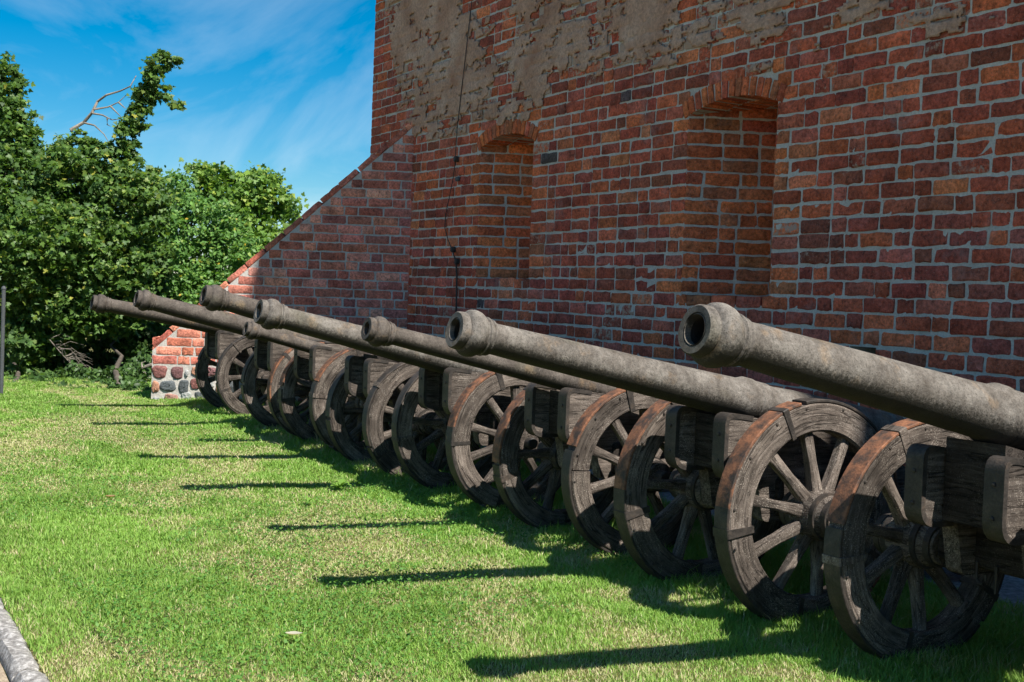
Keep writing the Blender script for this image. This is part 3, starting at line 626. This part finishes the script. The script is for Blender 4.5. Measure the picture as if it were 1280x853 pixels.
SPEC = [  # from the camera outwards: index, muzzle px, second axis px, neck r, muzzle r, ring, material, label
 (7, (868, 412), (1280, 530), .070, .094, 1.36, 'barrel', 'nearest and largest cannon at the right, muzzle mouth open towards the viewer', (1, 2), (-2, 5), True, .482),
 (6, (568, 412), (960, 508), .063, .089, 1.50, 'barrel', 'second nearest cannon, pale barrel with a thick ridged muzzle under the larger niche', (1, 2), (6, 0), True, .497),
 (5, (458, 411), (700, 473), .046, .071, 1.30, 'barrel2', 'third nearest cannon, slim brownish barrel with a small ringed muzzle', (1, 1), (10, -10), True, .452),
 (4, (323, 389), (600, 462), .063, .086, 1.55, 'barrel', 'fourth cannon from the right, thick rust-stained barrel crossing in front of a slim one', (0, 1), (4, -5), False, .447),
 (3, (254, 369), (330, 390), .063, .085, 1.45, 'barrel2', 'cannon whose raised ridged muzzle stands highest in front of the foot of the buttress', (0, 0), (12, 30), False, .440),
 (2, (307, 411), (400, 437), .045, .068, 1.25, 'barrel2', 'smallest cannon, slim short barrel half hidden below its thicker neighbour', (1, 1), (0, -14), False, .430),
 (1, (170, 373), (400, 432), .064, .083, 1.55, 'barrel2', 'second farthest cannon, long dark barrel just right of the leftmost muzzle', (0, 1), (8, 20), False, .422),
 (0, (115, 378), (380, 428), .062, .083, 1.60, 'barrel2', 'farthest cannon, its muzzle the leftmost one against the dark bushes', (0, 0), (-6, 15), False, .405)]
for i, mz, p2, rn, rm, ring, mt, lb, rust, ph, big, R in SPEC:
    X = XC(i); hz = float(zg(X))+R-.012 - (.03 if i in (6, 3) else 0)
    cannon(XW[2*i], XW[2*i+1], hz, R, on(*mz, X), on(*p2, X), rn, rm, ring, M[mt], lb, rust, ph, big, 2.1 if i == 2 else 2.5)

# ------------------------------------------------------------------ grass
def depth_of(X, Y): return -X*math.cos(PHI)+Y*math.sin(PHI)
NBL = 1300000
X = rng.uniform(-16.4, -2.0, NBL); Y = rng.uniform(KY1-.02, 4.85, NBL); d = depth_of(X, Y)
lat = X*math.sin(PHI)+Y*math.cos(PHI)
k = (rng.random(NBL) < np.clip((5.2/d)**1.15, 0, 1)) & (np.abs(lat/d) < .50) & (d > 3.6)
X, Y, d = X[k], Y[k], d[k]; n = len(X)
dry = np.clip((fbm(X*.9, Y*1.5, 61)-.5)*3.6+(fbm(X*5, Y*5, 62, 3)-.5)*2.6+.26-.08*(Y-2.5) + .5*np.exp(-(Y-KY1)/.12), 0, 1)
shade = np.clip((Y-3.25)/.5, 0, 1)                               # unmown strip round the wheels
hgt = (.012+.018*fbm(X*1.7, Y*1.7, 63)+.012*rng.random(n))*(1-.3*dry)+shade*(.008+.085*rng.random(n)*fbm(X*3, Y*3, 64))
tuft = fbm(X*2.6, Y*2.6, 65, 3) > .66; hgt = hgt*np.where(tuft, 1.35, 1.0)
hgt = hgt*np.where(rng.random(n) < .02, 1.7, 1.)
wd = (.0013+.0011*rng.random(n))*np.clip(d/5.5, .85, 2.0)
ang = rng.uniform(0, 2*np.pi, n); ln = np.abs(rng.normal(.55, .35, n))*hgt; az = ang+rng.normal(1.57, .5, n)
dx, dy = np.cos(ang)*wd, np.sin(ang)*wd; lx, ly = np.cos(az)*ln, np.sin(az)*ln
z = zg(X)+.03*(fbm(X*.6, Y*.6, 3)-.5)*1.0-.006
P = np.zeros((n, 5, 3), np.float32)
for j, (f, wf, hf) in enumerate(((0, -1, 0), (0, 1, 0), (.35, .85, .6), (.35, -.85, .6), (1, 0, 1))):
    P[:, j, 0] = X+lx*f+dx*wf; P[:, j, 1] = Y+ly*f+dy*wf; P[:, j, 2] = z+hgt*hf*np.where(f == 1, .93, 1)
base = np.arange(n)[:, None]*5
F = np.concatenate([base+np.array([0, 1, 2]), base+np.array([0, 2, 3]), base+np.array([3, 2, 4])])
r1 = rng.random(n); isdry = rng.random(n) < (.07+.66*dry)
green = np.stack([.165+.10*r1, .32+.10*r1, .05+.03*r1], -1)*(.8+.45*fbm(X*1.3, Y*1.3, 66))[:, None]
yel = np.stack([.31+.09*r1, .40+.08*r1, .10+.05*r1], -1); straw = np.stack([.46+.18*r1, .42+.15*r1, .22+.12*r1], -1)
cc = np.where(isdry[:, None], np.where((rng.random(n) < .45+.3*dry)[:, None], straw, yel), green)
cols = np.ones((n, 5, 4), np.float32); cols[:, :, :3] = cc[:, None, :]
print('BLADES', n); tag(npmesh('grass', P.reshape(-1, 3), F, M['grass'], cols=cols.reshape(-1, 4)), 'sunlit short lawn grass with dry straw patches', 'grass', kind='stuff')
# clover leaflets in the greener patches
nC = 60000; X = rng.uniform(-12, -3, nC); Y = rng.uniform(1.0, 4.2, nC); d = depth_of(X, Y); k = (fbm(X*.8, Y*.8, 71) > .52) & (rng.random(nC) < np.clip((5/d)**1.2, 0, 1)) & (np.abs((X*math.sin(PHI)+Y*math.cos(PHI))/d) < .46) & (d > 3.8)
X, Y = X[k], Y[k]; n = len(X); r = rng.uniform(.004, .0085, n); a = rng.uniform(0, 6.28, n); tl = rng.normal(0, .35, (n, 2)); z = zg(X)+rng.uniform(.02, .05, n); P = np.zeros((n, 4, 3), np.float32)
for j in range(4):
    aa = a+j*1.5708; P[:, j, 0] = X+np.cos(aa)*r; P[:, j, 1] = Y+np.sin(aa)*r; P[:, j, 2] = z+r*(np.cos(aa)*tl[:, 0]+np.sin(aa)*tl[:, 1])
cols = np.ones((n, 4, 4), np.float32); r1 = rng.random(n); cols[:, :, 0] = (.07+.06*r1)[:, None]; cols[:, :, 1] = (.19+.08*r1)[:, None]; cols[:, :, 2] = (.03+.02*r1)[:, None]
tag(npmesh('clover', P.reshape(-1, 3), np.arange(n*4).reshape(n, 4), M['grass'], cols=cols.reshape(-1, 4)), 'low clover leaves scattered through the lawn', 'clover', kind='stuff')
def ground_at(px, py):
    v = ray(px, py); t = 1.
    for _ in range(40): p = EYEP+v*t; t += (float(zg(p.x))-p.z)/v.z*.8
    return EYEP+v*t
def rosette(px, py, n, ln, label):
    p = ground_at(px, py); V = []; F = []
    for i in range(n):
        a = i*2.4+random.random()*.5; l = ln*random.uniform(.6, 1.1); w = l*.2; up = random.uniform(.35, 1.0); D = Vector((math.cos(a), math.sin(a), 0)); S = Vector((-D.y, D.x, 0)); o = len(V)
        for f, wf, zf in ((0, .15, .1), (.3, .8, .45), (.6, 1, .62), (.85, .6, .6), (1, .02, .5)):
            for sg in (-1, 1): V.append(p+D*l*f*.9+S*w*wf*sg+Vector((0, 0, l*up*zf+.012)))
        F += [(o+2*k, o+2*k+1, o+2*k+3, o+2*k+2) for k in range(4)]
    c = np.ones((len(V), 4)); c[:, :3] = (.17, .31, .05); o = npmesh('weed', [tuple(v) for v in V], F, M['grass'], cols=c, smooth=True); tag(o, label, 'weed', 'broad-leaved weeds in the lawn')
rosette(424, 614, 16, .095, 'pale broad-leaved weed beside the wheels of the fourth cannon')
rosette(385, 632, 10, .055, 'small low weed left of the pale broad-leaved weed')
def dry_leaf(px, py, s, col, label):
    p = ground_at(px, py)+Vector((0, 0, .045)); V = []; n = 7
    for i in range(n):
        f = i/(n-1); w = math.sin(math.pi*min(f*.93+.05, 1))*s*.3
        for sg in (-1, 0, 1): V.append(p+Vector((.35, .93, 0))*s*(f-.5)+Vector((-.93, .35, 0))*w*sg+Vector((0, 0, .25*s*(f-.5)**2*4*.5+abs(sg)*w*.5)))
    F = [(3*i+j, 3*i+j+1, 3*i+j+4, 3*i+j+3) for i in range(n-1) for j in range(2)]; c = np.ones((len(V), 4)); c[:, :3] = col
    tag(npmesh('fallen_leaf', [tuple(v) for v in V], F, M['leaf'], cols=c, smooth=True), label, 'leaf', 'dry leaves on the lawn')
dry_leaf(367, 809, .065, (.52, .48, .40), 'pale dry leaf on the grass in the lower foreground')
dry_leaf(138, 631, .06, (.36, .22, .13), 'brown fallen leaf on the lawn left of the cannon shadows')

# ------------------------------------------------------------------ trees
MAPLE = [(0, -.08), (.16, .10), (.48, .02), (.40, .22), (.60, .46), (.28, .46), (.22, .66), (0, 1.0), (-.22, .66), (-.28, .46), (-.60, .46), (-.40, .22), (-.48, .02), (-.16, .10)]
OVAL = [(0, 0), (.26, .28), (.24, .66), (0, 1.0), (-.24, .66), (-.26, .28)]
def leaves(name, parent, C, size, shape, palette, upbias, sunbias=0.):
    n = len(C); C = np.asarray(C); sh = np.array(shape); k = len(sh)
    nrm = rng.normal(0, 1, (n, 3)); nrm /= np.linalg.norm(nrm, axis=1)[:, None]; nrm = nrm+np.array([.45, -.15, upbias]); nrm /= np.linalg.norm(nrm, axis=1)[:, None]
    t = rng.normal(0, 1, (n, 3))+np.array([0, 0, -1.0]); t -= nrm*(t*nrm).sum(1)[:, None]; t /= np.linalg.norm(t, axis=1)[:, None]; b = np.cross(nrm, t)
    s = size*rng.uniform(.6, 1.25, n); cup = rng.normal(0, .22, n)
    P = np.zeros((n, k+1, 3), np.float32)
    for j in range(k):
        P[:, j] = C+b*(sh[j, 0]*s)[:, None]+t*(sh[j, 1]*s)[:, None]+nrm*(cup*s*(abs(sh[j, 0])*.8+abs(sh[j, 1]-.4)*.5))[:, None]
    P[:, k] = C+t*(.35*s)[:, None]
    base = np.arange(n)[:, None]*(k+1); F = np.concatenate([base+np.array([k, j, (j+1) % k]) for j in range(k)])
    pa = np.array([p for p, _ in palette]); pw = np.array([w for _, w in palette], float); pi = rng.choice(len(pa), n, p=pw/pw.sum()); c = pa[pi]*rng.uniform(.8, 1.2, (n, 1))
    cols = np.ones((n, k+1, 4), np.float32); cols[:, :, :3] = c[:, None]
    return npmesh(name, P.reshape(-1, 3), F, M['leaf'], parent, cols.reshape(-1, 4))
def crown_points(lobes, dens, leaf_area, clump=.26, per=30, flat=.45):
    out = []
    for (px, py, rx, ry, dp) in lobes:
        c = np.array(at(px, py, dp)); rxm, rym = rx*dp/F_PX, ry*dp/F_PX; ncl = max(4, int(dens*4*math.pi*((rxm+rym)/2)**2/leaf_area/per))
        dr = rng.normal(0, 1, (ncl, 3)); dr /= np.linalg.norm(dr, axis=1)[:, None]; rad = rng.uniform(.2, 1.0, ncl)**.45*np.where(rng.random(ncl) < .22, rng.uniform(1.0, 1.22, ncl), 1.0)*(.88+.24*rng.random(ncl))
        q = c+dr*rad[:, None]*np.array([rxm, rxm, rym])*.92
        for p in q:
            m_ = max(4, int(per*rng.uniform(.4, 1.6))); cl = clump*rng.uniform(.6, 1.3)*min(1, (rxm+.2)); out.append(p+rng.normal(0, 1, (m_, 3))*np.array([cl, cl, cl*flat])*.55)
    return np.concatenate(out)
def tree(name, label, base, top, r0, lobes, dens, size, shape, palette, upb=.6, per=55, clump=.3, bark='bark', group=None, limbs=True):
    base = Vector(base); base.z = float(zg(base.x))-.05; root = empty(name, base, label, 'tree' if 'tree' in name else 'bush', group); mb = MB(); top = Vector(top)
    pts = [base.lerp(top, f)+Vector((random.gauss(0, .06), random.gauss(0, .06), 0))*(f > 0) for f in (0, .15, .35, .6, .8, 1)]; mb.tube(pts, [r0*1.25, r0, r0*.85, r0*.62, r0*.4, r0*.15], 10)
    for (px, py, rx, ry, dp) in lobes:
        if rx < 25 or r0 < .05: continue
        c = at(px, py, dp); f = random.uniform(.3, .75); s = base.lerp(top, f); mid = s.lerp(c, .5)+Vector((random.gauss(0, .1), random.gauss(0, .1), random.gauss(0, .1)+.15)); mb.tube([s, mid, c], [r0*.30, r0*.18, r0*.06], 7)
        for _ in range(4):
            e = c+Vector((random.gauss(0, 1), random.gauss(0, 1), random.gauss(0, 1))).normalized()*min(rx, ry)*dp/F_PX*.8; mb.tube([mid.lerp(c, .5), c.lerp(e, .5)+Vector((0, 0, .06)), e], [r0*.09, r0*.06, r0*.02], 5)
    tr = mb.build('trunk', M[bark], root); deparent(tr, root)
    o = leaves('crown', root, crown_points(lobes, dens, (.45 if shape is MAPLE else .34)*size*size, clump, per), size, shape, palette, upb); deparent(o, root)
    return root
G1 = [((0.085, 0.163, 0.034), 5), ((0.116, 0.209, 0.04), 4), ((0.054, 0.116, 0.028), 3), ((0.186, 0.264, 0.046), 1.2), ((0.372, 0.372, 0.062), 0.25)]
G2 = [((0.111, 0.23, 0.052), 5), ((0.149, 0.283, 0.06), 4), ((0.082, 0.178, 0.042), 2), ((0.224, 0.312, 0.06), 1), ((0.535, 0.372, 0.044), 0.06)]
G3 = [((0.136, 0.248, 0.045), 5), ((0.184, 0.296, 0.048), 4), ((0.096, 0.184, 0.035), 3), ((0.272, 0.336, 0.056), 1)]
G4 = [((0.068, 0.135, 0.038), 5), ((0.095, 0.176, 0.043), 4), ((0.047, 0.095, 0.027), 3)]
tree('maple_tree', 'large dark maple tree at the left edge with a leafy spray rising into the sky', at(40, 470, 16.0), at(20, 90, 16.0), .11,
  [(-70, 230, 90, 150, 16.1), (5, 110, 26, 42, 15.9), (15, 165, 34, 50, 15.8), (25, 235, 60, 60, 15.7), (85, 225, 55, 50, 15.6), (140, 225, 45, 40, 15.7), (165, 260, 48, 55, 15.5), (60, 300, 75, 65, 15.3), (150, 330, 52, 55, 15.4), (10, 330, 60, 60, 15.2), (95, 375, 60, 50, 15.5), (40, 410, 70, 60, 15.8), (120, 185, 18, 14, 15.7), (75, 178, 16, 14, 15.7), (188, 265, 26, 34, 15.8), (192, 320, 24, 34, 15.8), (175, 222, 22, 22, 15.8), (100, 172, 12, 12, 15.7), (100, 300, 55, 55, 17.5), (40, 280, 50, 50, 17.5), (150, 300, 45, 50, 17.8), (140, 380, 50, 40, 15.7), (190, 355, 20, 30, 16.1),
   (160, 170, 19, 22, 15.7), (172, 150, 18, 20, 15.7), (180, 125, 17, 20, 15.7), (193, 105, 20, 20, 15.7), (200, 80, 16, 18, 15.7), (215, 125, 15, 10, 15.7), (152, 190, 18, 20, 15.7), (205, 70, 7, 10, 15.7), (222, 75, 5, 4, 15.7)],
  1.8, .064, MAPLE, G1, .8, 22, .17)
tree('round_tree', 'light green round-crowned tree between the dark maple and the buttress', at(235, 470, 25.0), at(230, 240, 25.0), .13,
  [(205, 250, 42, 40, 25.0), (180, 290, 40, 45, 25.0), (245, 285, 55, 45, 24.8), (285, 320, 42, 40, 24.8), (215, 335, 50, 45, 24.5), (260, 370, 55, 45, 24.5), (190, 390, 50, 45, 24.4), (300, 380, 30, 40, 25.0)], 1.8, .093, OVAL, G2, .9, 40, .19)
tree('maple_tree', 'distant bright maple tree behind the round one, just left of the sloping buttress edge', at(300, 470, 31.0), at(295, 215, 31.0), .18,
  [(262, 222, 26, 24, 31.0), (255, 250, 30, 28, 31.0), (322, 232, 30, 26, 31.0), (345, 255, 26, 28, 31.0), (300, 262, 38, 34, 30.8), (345, 290, 28, 28, 31.0), (310, 310, 40, 35, 30.8), (290, 225, 14, 14, 31.0)], 2.0, .13, MAPLE, G3, .7, 24, .32)
tree('leafy_bush', 'dense dark bush at the foot of the trees beside the buttress', at(150, 492, 14.2), at(150, 420, 16.2), .04,
  [(150, 445, 42, 40, 16.6), (110, 455, 36, 32, 16.6), (170, 420, 34, 30, 16.4), (130, 405, 40, 32, 16.8), (182, 462, 24, 34, 15.4), (210, 420, 30, 40, 16.8), (125, 484, 28, 16, 14.6), (165, 486, 26, 14, 14.2), (195, 488, 16, 12, 14.4), (90, 487, 24, 14, 14.4), (100, 474, 30, 22, 15.0), (145, 474, 30, 24, 14.9), (180, 476, 22, 20, 14.7), (150, 489, 24, 10, 13.9), (115, 490, 22, 9, 13.9), (185, 490, 14, 9, 13.9)], 1.9, .064, OVAL, G4, .6, 32, .13)
tree('leafy_bush', 'pale leaved bush by the dark post at the left edge of the lawn', at(15, 495, 14.2), at(15, 440, 16.0), .035,
  [(18, 430, 20, 18, 14.8), (-40, 440, 50, 50, 16.4), (5, 465, 24, 26, 16.2), (60, 470, 28, 22, 16.4), (35, 486, 28, 12, 14.4), (-30, 484, 34, 16, 14.2), (65, 488, 24, 10, 14.1), (70, 440, 40, 34, 17.0), (20, 400, 40, 34, 17.0), (15, 477, 26, 20, 14.9), (60, 477, 28, 20, 14.9), (-30, 470, 34, 26, 14.9), (35, 490, 26, 9, 13.9), (75, 490, 20, 9, 13.9), (0, 490, 24, 9, 13.9)], 1.8, .074, MAPLE, G4+[((.13, .19, .05), 2)], .7, 24, .18)
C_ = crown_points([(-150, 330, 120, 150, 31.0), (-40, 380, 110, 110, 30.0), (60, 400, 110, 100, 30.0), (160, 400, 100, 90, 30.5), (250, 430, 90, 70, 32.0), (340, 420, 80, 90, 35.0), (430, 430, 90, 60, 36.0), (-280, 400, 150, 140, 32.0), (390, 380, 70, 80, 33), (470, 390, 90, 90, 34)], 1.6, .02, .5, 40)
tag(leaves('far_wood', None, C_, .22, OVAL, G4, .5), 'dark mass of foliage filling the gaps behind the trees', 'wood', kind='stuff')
def bare_branch(px_paths, dp, r, label, name='bare_branch'):
    mb = MB(); p0 = at(*px_paths[0][0], dp)
    for pth in px_paths:
        n = len(pth); rr = r*(1 if pth is px_paths[0] else .55); mb.tube([at(a, b, dp+random.uniform(-.06, .06)) for a, b in pth], [rr*(1-.75*i/(n-1)) for i in range(n)], 7)
    o = mb.build(name, M['dead']); tag(o, label, 'branch', 'bare branches'); return o
bare_branch([[(88, 163), (105, 153), (115, 141), (122, 127), (133, 119), (150, 114), (163, 108), (170, 95)], [(117, 137), (135, 134), (148, 128), (160, 117)], [(116, 142), (128, 144), (140, 150), (150, 149)], [(134, 148), (134, 156), (138, 158)], [(106, 154), (118, 157), (130, 168), (136, 178)], [(138, 133), (145, 140), (152, 147)], [(148, 128), (157, 136)]], 15.7, .024, 'bare curved branch arching against the blue sky above the maple')
tw_ = [[(62, 425), (75, 440), (95, 462), (102, 468)]]
for _ in range(26):
    a = random.uniform(.35, 1); x0, y0 = 45+a*50, 400+a*62; l = random.uniform(15, 34); an = random.uniform(-.5, .9); tw_.append([(x0, y0), (x0+l*.5*math.cos(an), y0+l*.5*math.sin(an)-2), (x0+l*math.cos(an+.25), y0+l*math.sin(an+.25))])
bare_branch(tw_, 15.2, .007, 'spray of thin dead grey twigs hanging in the dark bushes')
bare_branch([[(190, 456), (178, 460), (172, 466), (163, 473), (155, 472)], [(178, 460), (177, 454), (182, 452)], [(168, 470), (178, 476), (188, 481)], [(180, 465), (185, 471), (191, 470)]], 14.6, .022, 'forked bare branch poking out left of the buttress footing')

# ------------------------------------------------------------------ post at the far edge of the lawn
pb = ground_at(1.5, 494); sign = empty('notice_board', pb, 'dark grey metal notice board post at the left edge of the lawn', 'sign')
d_ = depth_of(pb.x, pb.y); hgt_ = 136*d_/F_PX
mb = MB(); mb.lathe([(-.1, 0), (-.1, .02), (hgt_-.03, .02), (hgt_-.03, .024), (hgt_-.012, .024), (hgt_, .015), (hgt_+.008, 0)], pb, (0, 0, 1), 16); o = mb.build('post', M['paint'], sign); deparent(o, sign)
mb = MB(); c = pb-LH*.52; mb.lathe([(-.1, 0), (-.1, .02), (hgt_-.03, .02), (hgt_-.03, .024), (hgt_-.012, .024), (hgt_, .015), (hgt_+.008, 0)], pb-LH*1.0, (0, 0, 1), 16); o = mb.build('post', M['paint'], sign); deparent(o, sign)
R_ = Matrix.Rotation(math.atan2(LH.y, LH.x), 3, 'Z'); mb = MB(); mb.box(c+Vector((0, 0, hgt_*.5)), (.96, .03, hgt_*.85), R_, .006); o = mb.build('panel', M['paint'], sign); deparent(o, sign)
